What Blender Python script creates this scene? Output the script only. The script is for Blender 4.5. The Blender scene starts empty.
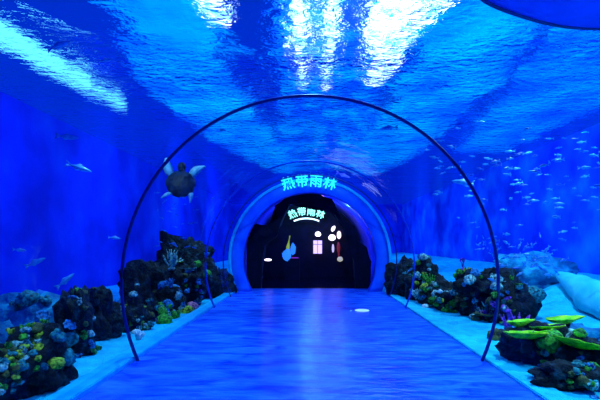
import bpy, bmesh, math, random
from mathutils import Vector, Matrix, noise
from mathutils.bvhtree import BVHTree

random.seed(7)
S = bpy.context.scene
C = S.collection
PI = math.pi
F = 430.0                                   # focal length in pixels of a 600 x 400 frame
CAMZ = 1.5

# ------------------------------------------------------------------ camera
cd = bpy.data.cameras.new('camera'); cam = bpy.data.objects.new('camera', cd); C.objects.link(cam)
cam.location = (0, 0, CAMZ); cam.rotation_euler = (PI/2, 0, 0)
cd.sensor_width = 36; cd.lens = F/600*36
cd.shift_x = -10/600; cd.shift_y = 42/600
cd.clip_end = 200
S.camera = cam
S.view_settings.view_transform = 'Standard'; S.view_settings.look = 'None'
S.view_settings.gamma = 1; S.view_settings.use_curve_mapping = False
S.view_settings.exposure = 0.0
S.cycles.max_bounces = 8; S.cycles.transparent_max_bounces = 16
S.cycles.transmission_bounces = 8; S.cycles.glossy_bounces = 4; S.cycles.diffuse_bounces = 2
S.cycles.sample_clamp_indirect = 2.5
S.cycles.use_denoising = True
# ------------------------------------------------------------------ world: blue glow of the hall over the tank
w = bpy.data.worlds.new('hall'); S.world = w; w.use_nodes = True
wn = w.node_tree.nodes; wl = w.node_tree.links
bg = wn['Background']
bg.inputs['Color'].default_value = (0.0, 0.04, 0.80, 1); bg.inputs['Strength'].default_value = 0.75

def light(name, kind, loc, target, power, color, **k):
    d = bpy.data.lights.new(name, kind); d.energy = power; d.color = color
    for a, b in k.items(): setattr(d, a, b)
    o = bpy.data.objects.new(name, d); C.objects.link(o); o.location = loc
    o.rotation_euler = (Vector(target)-Vector(loc)).to_track_quat('-Z', 'Y').to_euler()
    return o
AQ = (0.30, 0.72, 1.0)
BL = (0.05, 0.22, 1.0)
# added unseen spots under the water surface, one row each side of the tunnel
for s in (-1, 1):
    for y in (2.5, 6.5, 11.0, 16.0):
        if s > 0: light('tank_fill_spot', 'SPOT', (3.9, y, 5.05), ((4.3 if y < 10 else 3.6), y+.4, 0), (980 if y < 10 else 620 if y < 15 else 200), AQ, spot_size=math.radians(120 if y < 10 else 80), spot_blend=.9, shadow_soft_size=.04)
        else: light('tank_fill_spot', 'SPOT', (-2.6, y, 5.05), (-2.7, y+.3, 0), 600, AQ, spot_size=math.radians(62), spot_blend=.8, shadow_soft_size=.04)
    for y in (3, 9, 15, 24, 33):
        light('wall_fill_spot', 'SPOT', (s*5.2, y, 4.6), (s*8.0, y+1.5, 1.8), 420 if s < 0 else 700, BL if s < 0 else (.03, .32, 1), spot_size=math.radians(140), spot_blend=1, shadow_soft_size=.04)  # unseen spots added to brighten the tank walls
for y in (1.5, 5.5, 9.5):
    light('tunnel_fill_spot', 'SPOT', (0, y, 4.9), (0, y+(.6 if y < 9 else 3.2), (0 if y < 9 else 1.2)), 620, (0.12, 0.42, 1.0), spot_size=math.radians(100), spot_blend=1, shadow_soft_size=.04)  # unseen, added to light the tunnel floor and the portal
light('tank_fill_spot', 'SPOT', (-3.0, 7.2, 4.9), (-2.75, 9.0, 2.8), 160, AQ, spot_size=math.radians(50), spot_blend=.8, shadow_soft_size=.04)  # extra unseen spot added for the turtle
for x in (-2.5, 2.5):
    light('end_fill_spot', 'SPOT', (x*1.5, 30, 4.7), (x*1.8, 42, 2.0), 900, BL, spot_size=math.radians(150), spot_blend=1, shadow_soft_size=.04)  # unseen pair added to brighten the far wall

# ------------------------------------------------------------------ helpers
def px(x, y, D): return Vector(((x-310)/F*D, D, CAMZ-(y-242)/F*D))
def gpx(x, y, z=0):                         # pixel on the level z
    D = (CAMZ-z)*F/(y-242); return Vector(((x-310)/F*D, D, z))

def tag(o, label=None, cat=None, group=None, kind=None):
    if label: o['label'] = label
    if cat: o['category'] = cat
    if group: o['group'] = group
    if kind: o['kind'] = kind
    return o

def obj(name, bm, mat, parent=None, smooth=True, loc=None):
    me = bpy.data.meshes.new(name)
    if isinstance(bm, bmesh.types.BMesh):
        bmesh.ops.recalc_face_normals(bm, faces=bm.faces[:])
        bm.to_mesh(me); bm.free()
    else:
        me.from_pydata(bm[0], [], bm[1]); me.update()
    if smooth:
        for p in me.polygons: p.use_smooth = True
    me.materials.append(mat)
    o = bpy.data.objects.new(name, me); C.objects.link(o)
    if parent: o.parent = parent
    if loc is not None: o.location = loc
    return o

def empty(name, loc, rz=0):
    o = bpy.data.objects.new(name, None); C.objects.link(o); o.location = loc; o.rotation_euler = (0, 0, rz)
    o.empty_display_size = .1
    return o

def box(bm, x0, x1, y0, y1, z0, z1):
    v = [bm.verts.new(p) for p in [(x0,y0,z0),(x1,y0,z0),(x1,y1,z0),(x0,y1,z0),(x0,y0,z1),(x1,y0,z1),(x1,y1,z1),(x0,y1,z1)]]
    for f in [(0,3,2,1),(4,5,6,7),(0,1,5,4),(1,2,6,5),(2,3,7,6),(3,0,4,7)]: bm.faces.new([v[i] for i in f])
def boxbm(*a):
    bm = bmesh.new(); box(bm, *a); return bm

def tube(bm, pts, rads, n=8, cap=True):
    rings = []
    up = Vector((0, 0, 1))
    for i, p in enumerate(pts):
        p = Vector(p)
        t = (Vector(pts[min(i+1, len(pts)-1)])-Vector(pts[max(i-1, 0)])).normalized()
        a = t.cross(up)
        if a.length < .05: a = t.cross(Vector((1, 0, 0)))
        a.normalize(); b = t.cross(a)
        rings.append([bm.verts.new(p+(a*math.cos(2*PI*k/n)+b*math.sin(2*PI*k/n))*rads[i]) for k in range(n)])
    for r0, r1 in zip(rings, rings[1:]):
        for k in range(n): bm.faces.new((r0[k], r0[(k+1) % n], r1[(k+1) % n], r1[k]))
    if cap:
        bm.faces.new(rings[0]); bm.faces.new(rings[-1][::-1])

def lump(bm, c, r, sub=3, amp=.25, freq=1.6, seed=0, squash=1, knob=0):
    res = bmesh.ops.create_icosphere(bm, subdivisions=sub, radius=1)
    rx, ry, rz = r if hasattr(r, '__len__') else (r, r, r*squash)
    off = Vector((seed*3.17, seed*1.3, seed*7.1))
    for v in res['verts']:
        d = v.co.normalized()
        k = 1+amp*(noise.fractal(d*freq+off, .75, 2.1, 5))
        if knob: k += knob*abs(noise.noise(d*5.5+off))*1.6
        v.co = Vector((c[0]+d.x*rx*k, c[1]+d.y*ry*k, c[2]+d.z*rz*k))

# ------------------------------------------------------------------ materials
def newmat(name):
    m = bpy.data.materials.new(name); m.use_nodes = True
    nt = m.node_tree
    return m, nt, nt.nodes, nt.links, nt.nodes['Principled BSDF']

def rough_mat(name, cols, scale=6, rough=.7, bump=.3, bscale=20, pos=(.35, .65), stretch=None, spec=.3, bdist=.05):
    m, nt, N, L, b = newmat(name)
    tc = N.new('ShaderNodeTexCoord'); mp = N.new('ShaderNodeMapping'); L.new(tc.outputs['Object'], mp.inputs[0])
    if stretch: mp.inputs['Scale'].default_value = stretch
    n = N.new('ShaderNodeTexNoise'); n.inputs['Scale'].default_value = scale; n.inputs['Detail'].default_value = 5
    L.new(mp.outputs[0], n.inputs['Vector'])
    r = N.new('ShaderNodeValToRGB'); L.new(n.outputs['Fac'], r.inputs[0])
    el = r.color_ramp.elements
    el[0].position, el[1].position = pos
    el[0].color = (*cols[0], 1); el[1].color = (*cols[-1], 1)
    if len(cols) == 3:
        e = el.new((pos[0]+pos[1])/2); e.color = (*cols[1], 1)
    L.new(r.outputs[0], b.inputs['Base Color'])
    b.inputs['Roughness'].default_value = rough; b.inputs['Specular IOR Level'].default_value = spec
    if bump:
        n2 = N.new('ShaderNodeTexNoise'); n2.inputs['Scale'].default_value = bscale; n2.inputs['Detail'].default_value = 4
        L.new(mp.outputs[0], n2.inputs['Vector'])
        bp = N.new('ShaderNodeBump'); bp.inputs['Strength'].default_value = bump; bp.inputs['Distance'].default_value = bdist
        L.new(n2.outputs['Fac'], bp.inputs['Height']); L.new(bp.outputs[0], b.inputs['Normal'])
    return m

def emit_mat(name, col, s):
    m, nt, N, L, b = newmat(name)
    b.inputs['Base Color'].default_value = (*[c*.4 for c in col], 1)
    b.inputs['Emission Color'].default_value = (*col, 1); b.inputs['Emission Strength'].default_value = s
    return m

SAND = rough_mat('cyan_sand', [(0, .42, .62), (.01, .75, .95)], 3.2, .9, .6, 16, (.3, .7), bdist=.08)
CURB = rough_mat('cyan_curb', [(.0, .5, .85), (.02, .72, 1)], 4, .35, .05, 20)
ROCK = rough_mat('dark_rock', [(.001, .003, .006), (.004, .010, .016), (.03, .10, .12)], 9, .85, .9, 14, (.35, .75), bdist=.1)
ROCKB = rough_mat('teal_rock', [(.0, .05, .22), (.0, .22, .42), (.01, .5, .7)], 4, .85, .7, 12, (.3, .72), bdist=.08)
PALE = rough_mat('pale_cyan_stone', [(.02, .6, .75), (.08, .85, .95)], 2.5, .8, .3, 10)
WALL = rough_mat('tank_wall_blue', [(0, .008, .5), (0, .03, .75), (0, .10, .9)], .45, .8, .4, 3, (.35, .72))
WALLR = rough_mat('tank_wall_azure', [(0, .015, .6), (0, .08, .85), (0, .26, .95)], .55, .8, .4, 3, (.35, .72))
STEEL = rough_mat('navy_steel', [(.004, .01, .12), (.006, .02, .22)], 20, .35, 0)
STEELB = rough_mat('blue_steel', [(.01, .05, .5), (.02, .1, .8)], 20, .35, 0)
DARK = rough_mat('black_hall', [(.002, .002, .008), (.005, .004, .02)], 3, .9, .3, 10)
BAND = rough_mat('portal_blue', [(.0, .09, .85), (.02, .22, 1)], 2.2, .35, .06, 8, (.3, .7))
NICHE = rough_mat('passage_blue', [(0, .01, .55), (0, .05, .85)], 1.5, .6, .2, 6)
DFLOOR = rough_mat('dark_glossy_floor', [(.001, .001, .01), (.003, .003, .02)], 3, .12, .05, 8)
GREENP = rough_mat('lime_plate_coral', [(.02, .25, .02), (.22, .85, .0), (.75, .95, .02)], 7, .6, .5, 25, (.3, .68))
GREEN = rough_mat('green_coral', [(.0, .03, .01), (.10, .66, .04)], 22, .7, .6, 30)
YELLOW = rough_mat('yellow_green_coral', [(.01, .06, .0), (.80, .95, .06)], 22, .7, .5, 30)
PURPLE = rough_mat('purple_coral', [(.02, .0, .12), (.50, .12, .90)], 22, .7, .5, 30)
PINK = rough_mat('pink_coral', [(.06, .01, .05), (.95, .30, .5)], 20, .7, .5, 30)
BROWN = rough_mat('olive_brown_coral', [(.01, .02, .01), (.18, .20, .05)], 12, .8, .6, 30)
MINT = rough_mat('mint_white_coral', [(.0, .04, .06), (.50, .98, .88)], 22, .7, .5, 30)
BLUEC = rough_mat('blue_coral', [(.0, .01, .12), (.02, .40, .85)], 22, .7, .5, 30)
TEALC = rough_mat('teal_coral', [(.0, .01, .03), (.02, .40, .40)], 22, .7, .5, 30)
WHITEC = rough_mat('white_coral', [(.4, .7, .8), (.95, 1, 1)], 10, .7, .3, 30)
FISH = rough_mat('silver_blue_fish', [(.01, .22, .7), (.12, .62, 1)], 8, .3, 0, spec=.6)
FISHB = rough_mat('blue_fish', [(.0, .10, .7), (.02, .34, .95)], 8, .35, 0, spec=.6)
SHELLM = rough_mat('turtle_shell', [(.003, .01, .03), (.02, .05, .10)], 9, .5, .5, 12)
SKINM = rough_mat('turtle_skin', [(.10, .65, .75), (.50, .95, 1)], 9, .6, .3, 16)
RAYM = rough_mat('ray_blue', [(0, .03, .62), (0, .07, .85)], 2, .5, .1, 6)
RAYD = rough_mat('ray_dark_rim', [(0, .008, .14), (0, .012, .2)], 2, .5, 0)
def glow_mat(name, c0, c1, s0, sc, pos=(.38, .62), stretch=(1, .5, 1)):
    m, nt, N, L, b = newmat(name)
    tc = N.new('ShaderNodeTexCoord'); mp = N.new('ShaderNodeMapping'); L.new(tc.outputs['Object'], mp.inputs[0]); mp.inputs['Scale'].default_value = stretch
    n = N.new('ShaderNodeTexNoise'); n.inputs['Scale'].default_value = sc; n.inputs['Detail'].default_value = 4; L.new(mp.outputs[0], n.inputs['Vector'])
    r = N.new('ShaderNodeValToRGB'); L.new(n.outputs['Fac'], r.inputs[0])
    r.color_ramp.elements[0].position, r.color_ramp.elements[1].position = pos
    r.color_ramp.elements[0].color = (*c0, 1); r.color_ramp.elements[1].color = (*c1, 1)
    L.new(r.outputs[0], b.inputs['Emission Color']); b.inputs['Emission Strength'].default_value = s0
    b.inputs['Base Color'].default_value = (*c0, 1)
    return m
GLOWC = glow_mat('cyan_reflection_glow', (0, .13, .8), (0, .52, .98), 1.3, .5)  # added glow in place of sand reflected in the water surface
GLOWM = glow_mat('mottled_added_glow', (0, .06, .7), (0, .48, .95), 1.2, .8, (.45, .6))
LAMPW = glow_mat('white_lamp', (.0, .35, .9), (.88, .98, 1), 3.6, 2.4, (.44, .56), (1.8, .6, 1))  # ripple break-up of the lamps put into their glow colour
GLOWP = emit_mat('pale_reflection_glow', (.12, .68, .90), 1.9)  # stands for the pale strip of reflected sand
GLOWD = glow_mat('azure_added_glow', (0, .09, .8), (0, .40, .95), 1.2, .4)

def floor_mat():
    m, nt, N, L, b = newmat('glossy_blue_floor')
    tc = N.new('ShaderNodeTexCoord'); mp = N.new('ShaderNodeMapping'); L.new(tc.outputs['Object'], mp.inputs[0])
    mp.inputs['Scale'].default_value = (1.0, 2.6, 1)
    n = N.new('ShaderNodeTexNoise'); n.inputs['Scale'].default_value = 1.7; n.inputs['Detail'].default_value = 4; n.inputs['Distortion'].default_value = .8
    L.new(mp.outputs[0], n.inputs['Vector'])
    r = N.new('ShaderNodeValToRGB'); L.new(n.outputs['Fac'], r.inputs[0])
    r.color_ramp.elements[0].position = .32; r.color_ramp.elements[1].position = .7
    r.color_ramp.elements[0].color = (.0, .04, .78, 1); r.color_ramp.elements[1].color = (.035, .24, 1, 1)  # caustic ripple streaks put into the floor colour
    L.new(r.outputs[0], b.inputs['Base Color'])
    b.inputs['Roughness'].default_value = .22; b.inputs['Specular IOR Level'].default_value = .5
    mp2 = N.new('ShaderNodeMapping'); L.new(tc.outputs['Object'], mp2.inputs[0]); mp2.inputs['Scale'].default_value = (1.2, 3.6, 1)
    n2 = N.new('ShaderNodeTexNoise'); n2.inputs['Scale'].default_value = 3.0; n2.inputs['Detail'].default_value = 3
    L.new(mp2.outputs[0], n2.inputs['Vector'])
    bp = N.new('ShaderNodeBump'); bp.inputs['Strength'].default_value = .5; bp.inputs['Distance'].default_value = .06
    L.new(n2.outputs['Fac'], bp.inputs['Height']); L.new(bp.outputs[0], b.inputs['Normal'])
    return m
FLOOR = floor_mat()

def acrylic_mat():
    m, nt, N, L, b = newmat('clear_acrylic')
    N.remove(b); out = N['Material Output']
    tr = N.new('ShaderNodeBsdfTransparent'); tr.inputs[0].default_value = (.88, .96, 1, 1)
    gl = N.new('ShaderNodeBsdfGlossy'); gl.inputs['Color'].default_value = (.5, .8, 1, 1); gl.inputs['Roughness'].default_value = .06
    lw = N.new('ShaderNodeLayerWeight'); lw.inputs[0].default_value = .5
    pw = N.new('ShaderNodeMath'); pw.operation = 'POWER'; L.new(lw.outputs['Facing'], pw.inputs[0]); pw.inputs[1].default_value = 5
    fr = N.new('ShaderNodeMath'); fr.operation = 'MULTIPLY_ADD'; L.new(pw.outputs[0], fr.inputs[0]); fr.inputs[1].default_value = .30; fr.inputs[2].default_value = .015
    mx = N.new('ShaderNodeMixShader')
    tc = N.new('ShaderNodeTexCoord'); n = N.new('ShaderNodeTexNoise'); n.inputs['Scale'].default_value = 2.5
    L.new(tc.outputs['Object'], n.inputs['Vector'])
    bp = N.new('ShaderNodeBump'); bp.inputs['Strength'].default_value = .25; bp.inputs['Distance'].default_value = .05
    L.new(n.outputs['Fac'], bp.inputs['Height']); L.new(bp.outputs[0], gl.inputs['Normal'])
    L.new(fr.outputs[0], mx.inputs[0]); L.new(tr.outputs[0], mx.inputs[1]); L.new(gl.outputs[0], mx.inputs[2])
    L.new(mx.outputs[0], out.inputs[0])
    return m
ACR = acrylic_mat()

def water_mat():
    m, nt, N, L, b = newmat('rippled_water_surface')
    N.remove(b); out = N['Material Output']
    g = N.new('ShaderNodeBsdfGlass'); g.inputs['IOR'].default_value = 1.022; g.inputs['Roughness'].default_value = 0.0
    g.inputs['Color'].default_value = (.9, .97, 1, 1)
    tc = N.new('ShaderNodeTexCoord')
    mp = N.new('ShaderNodeMapping'); mp.inputs['Scale'].default_value = (.62, 1.0, 1); L.new(tc.outputs['Object'], mp.inputs[0])
    n = N.new('ShaderNodeTexNoise'); n.inputs['Scale'].default_value = 6.0; n.inputs['Detail'].default_value = 3.5; n.inputs['Roughness'].default_value = .6; n.inputs['Distortion'].default_value = .4
    L.new(mp.outputs[0], n.inputs['Vector'])
    n2 = N.new('ShaderNodeTexNoise'); n2.inputs['Scale'].default_value = .6; n2.inputs['Detail'].default_value = 2
    L.new(mp.outputs[0], n2.inputs['Vector'])
    a = N.new('ShaderNodeMath'); a.operation = 'MULTIPLY_ADD'; L.new(n2.outputs['Fac'], a.inputs[0]); a.inputs[1].default_value = 2.6; L.new(n.outputs['Fac'], a.inputs[2])
    sx = N.new('ShaderNodeSeparateXYZ'); L.new(tc.outputs['Object'], sx.inputs[0])
    mr = N.new('ShaderNodeMapRange'); L.new(sx.outputs['X'], mr.inputs[0])        # calmer water towards the left wall
    mr.inputs[1].default_value = -4.7; mr.inputs[2].default_value = -3.2; mr.inputs[3].default_value = .05; mr.inputs[4].default_value = 1
    sb = N.new('ShaderNodeMath'); sb.operation = 'SUBTRACT'; L.new(a.outputs[0], sb.inputs[0]); sb.inputs[1].default_value = 1.8
    mu = N.new('ShaderNodeMath'); mu.operation = 'MULTIPLY'; L.new(sb.outputs[0], mu.inputs[0]); L.new(mr.outputs[0], mu.inputs[1])
    bp = N.new('ShaderNodeBump'); bp.inputs['Strength'].default_value = 1.0; bp.inputs['Distance'].default_value = .5
    L.new(mu.outputs[0], bp.inputs['Height']); L.new(bp.outputs[0], g.inputs['Normal'])
    L.new(g.outputs[0], out.inputs[0])
    return m
WATER = water_mat()

# ------------------------------------------------------------------ setting
TR, TZ = 2.40, .97                          # tunnel radius and height of its axis
A0 = -math.asin(TZ/TR)
def arc(r=TR, n=48, z=TZ, floorz=0.0):
    a0 = -math.asin(min(1, (z-floorz)/r)); return [(r*math.cos(a0+(PI-2*a0)*k/n), z+r*math.sin(a0+(PI-2*a0)*k/n)) for k in range(n+1)]

def struct(name, bm, mat, smooth=False): return tag(obj(name, bm, mat, smooth=smooth), kind='structure')
YB, YE = -5.0, 42.0
XW = 7.6
H = 5.2
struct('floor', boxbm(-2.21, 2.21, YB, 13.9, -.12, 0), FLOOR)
struct('wall_left', boxbm(-XW-.2, -XW, YB, YE, -.6, H), WALL)
struct('wall_right', boxbm(XW+1.4, XW+1.6, YB, YE, -.6, H), WALLR)
struct('wall_far', boxbm(-XW-.2, XW+1.6, YE, YE+.2, -.6, H), WALL)
struct('wall_back', boxbm(-XW-.2, -2.6, YB-.2, YB, -.6, H), WALL)
# acrylic vault
bm = bmesh.new(); prof = arc(n=64)
ys = [YB+(13.0-YB)*k/24 for k in range(25)]
g = [[bm.verts.new((x, y, z)) for x, z in prof] for y in ys]
for r0, r1 in zip(g, g[1:]):
    for k in range(len(prof)-1): bm.faces.new((r0[k], r0[k+1], r1[k+1], r1[k]))
struct('window_1', bm, ACR, True)
# water surface
bm = bmesh.new(); v = [bm.verts.new(p) for p in [(-XW, YB, H), (XW+1.4, YB, H), (XW+1.4, YE, H), (-XW, YE, H)]]; bm.faces.new(v)
tag(obj('water_surface', bm, WATER, smooth=False), kind='structure')
# curbs
for s, nm in ((-1, 'trim_1'), (1, 'trim_2')):
    bm = bmesh.new(); w0, w1 = 2.215, 2.47
    if s < 0: box(bm, -w1, -w0, YB, 13.0, -.1, .05)
    else: box(bm, w0, w1, YB, 13.0, -.1, .03)
    bmesh.ops.bevel(bm, geom=bm.edges[:], offset=.01, segments=2, affect='EDGES')
    struct(nm, bm, CURB if s < 0 else SAND)

# sand beds
def hgt(x, y):
    a = abs(x)
    h = .05*noise.noise(Vector((x*.8, y*.8, 3)))+.02*noise.noise(Vector((x*3, y*3, 1)))
    h += max(0, a-4.2)*(.10 if x > 0 else -.05)
    if x < 0: h += .42*math.exp(-((y-6.9-(-x-4)*.1)/.7)**2)*min(1, max(0, (a-3.3)/1.2))
    if x > 0: h += .45*math.exp(-((x-5.9)/1.1)**2-((y-9.7)/1.3)**2)
    return h*min(1, (a-2.5)/.6+.15)
terr = []
for s in (-1, 1):
    bm = bmesh.new(); nx, ny = 44, 240; x1 = XW if s < 0 else XW+1.4
    g = [[bm.verts.new((s*(2.5+(x1-2.5)*i/nx), YB+(YE-YB)*j/ny, hgt(s*(2.5+(x1-2.5)*i/nx), YB+(YE-YB)*j/ny))) for i in range(nx+1)] for j in range(ny+1)]
    for j in range(ny):
        for i in range(nx): bm.faces.new((g[j][i], g[j][i+1], g[j+1][i+1], g[j+1][i]))
    terr.append(BVHTree.FromBMesh(bm))
    struct('sand_bed', bm, SAND, True)
def drop(x, y):
    best = -9
    for t in terr:
        h = t.ray_cast(Vector((x, y, 6)), Vector((0, 0, -1)))
        if h[0] is not None: best = max(best, h[0].z)
    return best if best > -9 else 0

# steel rings
def ring(y, r, half, mat, label, t=.022, name='seam_ring'):
    bm = bmesh.new(); P = arc(r, 72)
    tube(bm, [(x, y, z) for x, z in P], [t]*len(P), 8)
    o = obj(name, bm, mat); tag(o, label, 'ring')
ring(5.42, TR-.025, .03, STEEL, 'large near dark navy hoop spanning the tunnel from floor edge to floor edge', .022)
ring(9.8, TR-.02, .03, STEELB, 'middle thin blue hoop around the clear tunnel, halfway to the portal', .020)
ring(11.8, TR-.02, .02, STEEL, 'small far thin hoop of the tunnel, just before the blue portal', .016)

# ------------------------------------------------------------------ hall lamps above the water, and added glow sheets standing for reflections
HC = 9.0
def slab(name, x0, x1, y0, y1, mat, label, cat, group=None, z=HC, rnd=.3, wob=0):
    bm = bmesh.new(); n = 40; out = []
    cx, cy, hx, hy = (x0+x1)/2, (y0+y1)/2, (x1-x0)/2, (y1-y0)/2
    for k in range(n):
        a = 2*PI*k/n; c, s_ = math.cos(a), math.sin(a); e = rnd
        out.append((math.copysign(abs(c)**e, c)*hx*(1+wob*noise.noise(Vector((c*2, s_*2, x0)))), math.copysign(abs(s_)**e, s_)*hy))
    a = [bm.verts.new((x, y, 0)) for x, y in out]; b = [bm.verts.new((x, y, .12)) for x, y in out]
    bm.faces.new(a[::-1]); bm.faces.new(b)
    for k in range(n): bm.faces.new((a[k], a[(k+1) % n], b[(k+1) % n], b[k]))
    return tag(obj(name, bm, mat, smooth=False, loc=(cx, cy, z)), label, cat, group)
def ragged(name, pts, mat, label, cat, z=HC, group=None, seed=1):
    """glowing sheet: pts = (y, x left, x right)"""
    bm = bmesh.new(); L_, R_ = [], []
    n = 60; y0, y1 = pts[0][0], pts[-1][0]
    for k in range(n+1):
        y = y0+(y1-y0)*(k/n)**1.5
        for a, b in zip(pts, pts[1:]):
            if a[0] <= y <= b[0]+1e-6:
                f = (y-a[0])/(b[0]-a[0]); xl, xr = a[1]+(b[1]-a[1])*f, a[2]+(b[2]-a[2])*f; break
        wv = min(.9, (xr-xl)*.35)
        xl += wv*noise.fractal(Vector((y*.35, seed, 0)), 1, 2, 3); xr += wv*noise.fractal(Vector((y*.35, seed, 9)), 1, 2, 3)
        L_.append((xl, y)); R_.append((max(xr, xl+.05), y))
    lo = [[bm.verts.new((x, y, 0)) for x, y in Q] for Q in (L_, R_)]; hi = [[bm.verts.new((x, y, .12)) for x, y in Q] for Q in (L_, R_)]
    for k in range(n):
        bm.faces.new((lo[0][k], lo[1][k], lo[1][k+1], lo[0][k+1])); bm.faces.new((hi[0][k], hi[0][k+1], hi[1][k+1], hi[1][k]))
        for j in (0, 1): bm.faces.new((lo[j][k], lo[j][k+1], hi[j][k+1], hi[j][k]))
    for k in (0, n): bm.faces.new((lo[0][k], lo[1][k], hi[1][k], hi[0][k]))
    return tag(obj(name, bm, mat, smooth=False, loc=(0, 0, z)), label, cat, group)
ragged('ceiling_lamp', [(12.8, -.65, -.15), (16, -.6, -.2), (21.5, -.45, -.25)], LAMPW, 'narrow white lamp strip above the water, left of the two over the tunnel crown', 'lamp', seed=1)
ragged('ceiling_lamp', [(13.5, .55, 1.0), (17, .6, .95), (21.5, .65, .85)], LAMPW, 'narrow white lamp strip above the water, right of the two over the tunnel crown', 'lamp', seed=2)
ragged('ceiling_lamp', [(12.2, 1.9, 5.4), (14.5, 2.2, 4.2), (17, 2.4, 3.8), (21, 2.9, 3.5)], LAMPW, 'widest and brightest white lamp above the water, right of the tunnel crown', 'lamp', seed=3)
ragged('ceiling_lamp', [(12, -3.5, -2.8), (15, -3.5, -2.8)], LAMPW, 'short white lamp above the water, left of the tunnel crown', 'lamp', seed=4)
ragged('added_glow_sheet', [(10, -13.0, -11.6), (20, -13.2, -11.6), (26, -13.2, -11.8), (29, -12.8, -12.3)], GLOWP, 'pale cyan glowing diagonal strip, added for reflected sand, seen through the water at upper left', 'glow sheet', seed=5)
ragged('added_glow_sheet', [(11, -6.6, -3.0), (16, -7.4, -3.8), (22, -8.6, -3.8), (34, -8, -2.6), (50, -4, -2)], GLOWC, 'broad cyan glowing sheet added for reflected sand above the water, left of the tunnel', 'glow sheet', z=HC+.3, seed=6)
ragged('added_glow_sheet', [(11, 4.4, 7.2), (16, 4.6, 8.6), (24, 4.6, 9.5), (40, 4.0, 10), (52, 5, 8)], GLOWC, 'broad bright cyan glowing sheet added for reflected sand above the water, right of the tunnel', 'glow sheet', z=HC+.3, seed=7)
ragged('added_glow_sheet', [(11, 8.4, 17), (24, 11, 18), (40, 14, 18)], GLOWD, 'azure glowing sheet added at far upper right above the water', 'glow sheet', z=HC+.6, seed=8)  # this and the next sheet added to vary the glow overhead
ragged('added_glow_sheet', [(11.5, -1.3, 4.4), (22, -1.6, 4.2), (52, -3, 4.5)], GLOWM, 'mottled cyan and blue glowing sheet added above the water, behind the white lamps', 'glow sheet', z=HC+.9, seed=9)
# ------------------------------------------------------------------ portal and dark hall behind it
PY = 13.0
def band(bm, r0, r1, y0, y1, n=64):
    P0, P1 = arc(r0, n), arc(r1, n)
    rows = []
    for (x0, z0), (x1, z1) in zip(P0, P1):
        rows.append([bm.verts.new(p) for p in [(x0, y0, z0), (x1, y0, z1), (x1, y1, z1), (x0, y1, z0)]])
    for a, b in zip(rows, rows[1:]):
        for k in range(4): bm.faces.new((a[k], a[(k+1) % 4], b[(k+1) % 4], b[k]))
    bm.faces.new(rows[0]); bm.faces.new(rows[-1][::-1])
portal = empty('portal_arch', (0, PY, 0))
bm = bmesh.new(); band(bm, 2.04, 2.42, 0, .45); obj('arch_ring', bm, BAND, portal)
bm = bmesh.new(); band(bm, 2.38, 2.46, -.05, .02); obj('outer_rim', bm, CURB, portal)
tag(portal, 'smooth blue arch framing the dark doorway at the end of the tunnel', 'arch')
# blue passage barrel behind
bm = bmesh.new(); band(bm, 2.22, 2.4, 13.46, 18.4); struct('wall_passage', bm, NICHE, True)
struct('floor_passage', boxbm(-2.3, 2.3, 13.9, 20.4, -.12, 0), DFLOOR)
bm = bmesh.new(); P = arc(2.36, 48)
fa = [bm.verts.new((x, 18.42, z)) for x, z in P]; fb = [bm.verts.new((x, 18.6, z)) for x, z in P]; bm.faces.new(fa); bm.faces.new(fb[::-1])
for k in range(len(P)): bm.faces.new((fa[k], fa[(k+1) % len(P)], fb[(k+1) % len(P)], fb[k]))
struct('wall_end', bm, DARK)
# ragged black rockwork inside the arch
def rockface(pts, y, th, name, label):
    bm = bmesh.new()
    P = [px(a, b, y) for a, b in pts]
    fr = [bm.verts.new(p) for p in P]; bk = [bm.verts.new(p+Vector((0, th, 0))) for p in P]
    bm.faces.new(fr); bm.faces.new(bk[::-1]); n = len(P)
    for k in range(n): bm.faces.new((fr[k], fr[(k+1) % n], bk[(k+1) % n], bk[k]))
    bmesh.ops.triangulate(bm, faces=bm.faces[:])
    bmesh.ops.subdivide_edges(bm, edges=bm.edges[:], cuts=3, use_grid_fill=True)
    bmesh.ops.triangulate(bm, faces=bm.faces[:])
    for v in bm.verts:
        d = noise.noise_vector(v.co*3.0)*.05; v.co += Vector((d.x, d.y*2.2, d.z))
        v.co.z = max(v.co.z, 0.0)
    tag(obj(name, bm, DARK, smooth=False), label, 'rock')
Y1 = 14.0
rockface([(247, 289.5), (247, 230), (256, 224), (268, 226), (278, 218), (274, 206), (286, 196), (307, 191), (332, 198), (341, 219), (355, 226),
          (357, 240), (367, 247), (371, 262), (370, 289.5), (356, 289.5), (354, 262), (349, 240), (344, 228), (332, 212), (310, 202.5),
          (290, 204), (282, 220), (276, 236), (264, 246), (261, 289.5)], Y1, .3, 'rock_surround', 'ragged black rockwork surround inside the blue arch')
light('passage_fill', 'POINT', (0, 16.2, 3.0), (0, 16, 0), 200, BL, shadow_soft_size=.05)  # unseen blue lights added to brighten the passage
light('passage_fill', 'POINT', (1.2, 14.9, 2.6), (0, 16, 0), 90, BL, shadow_soft_size=.05)
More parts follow.
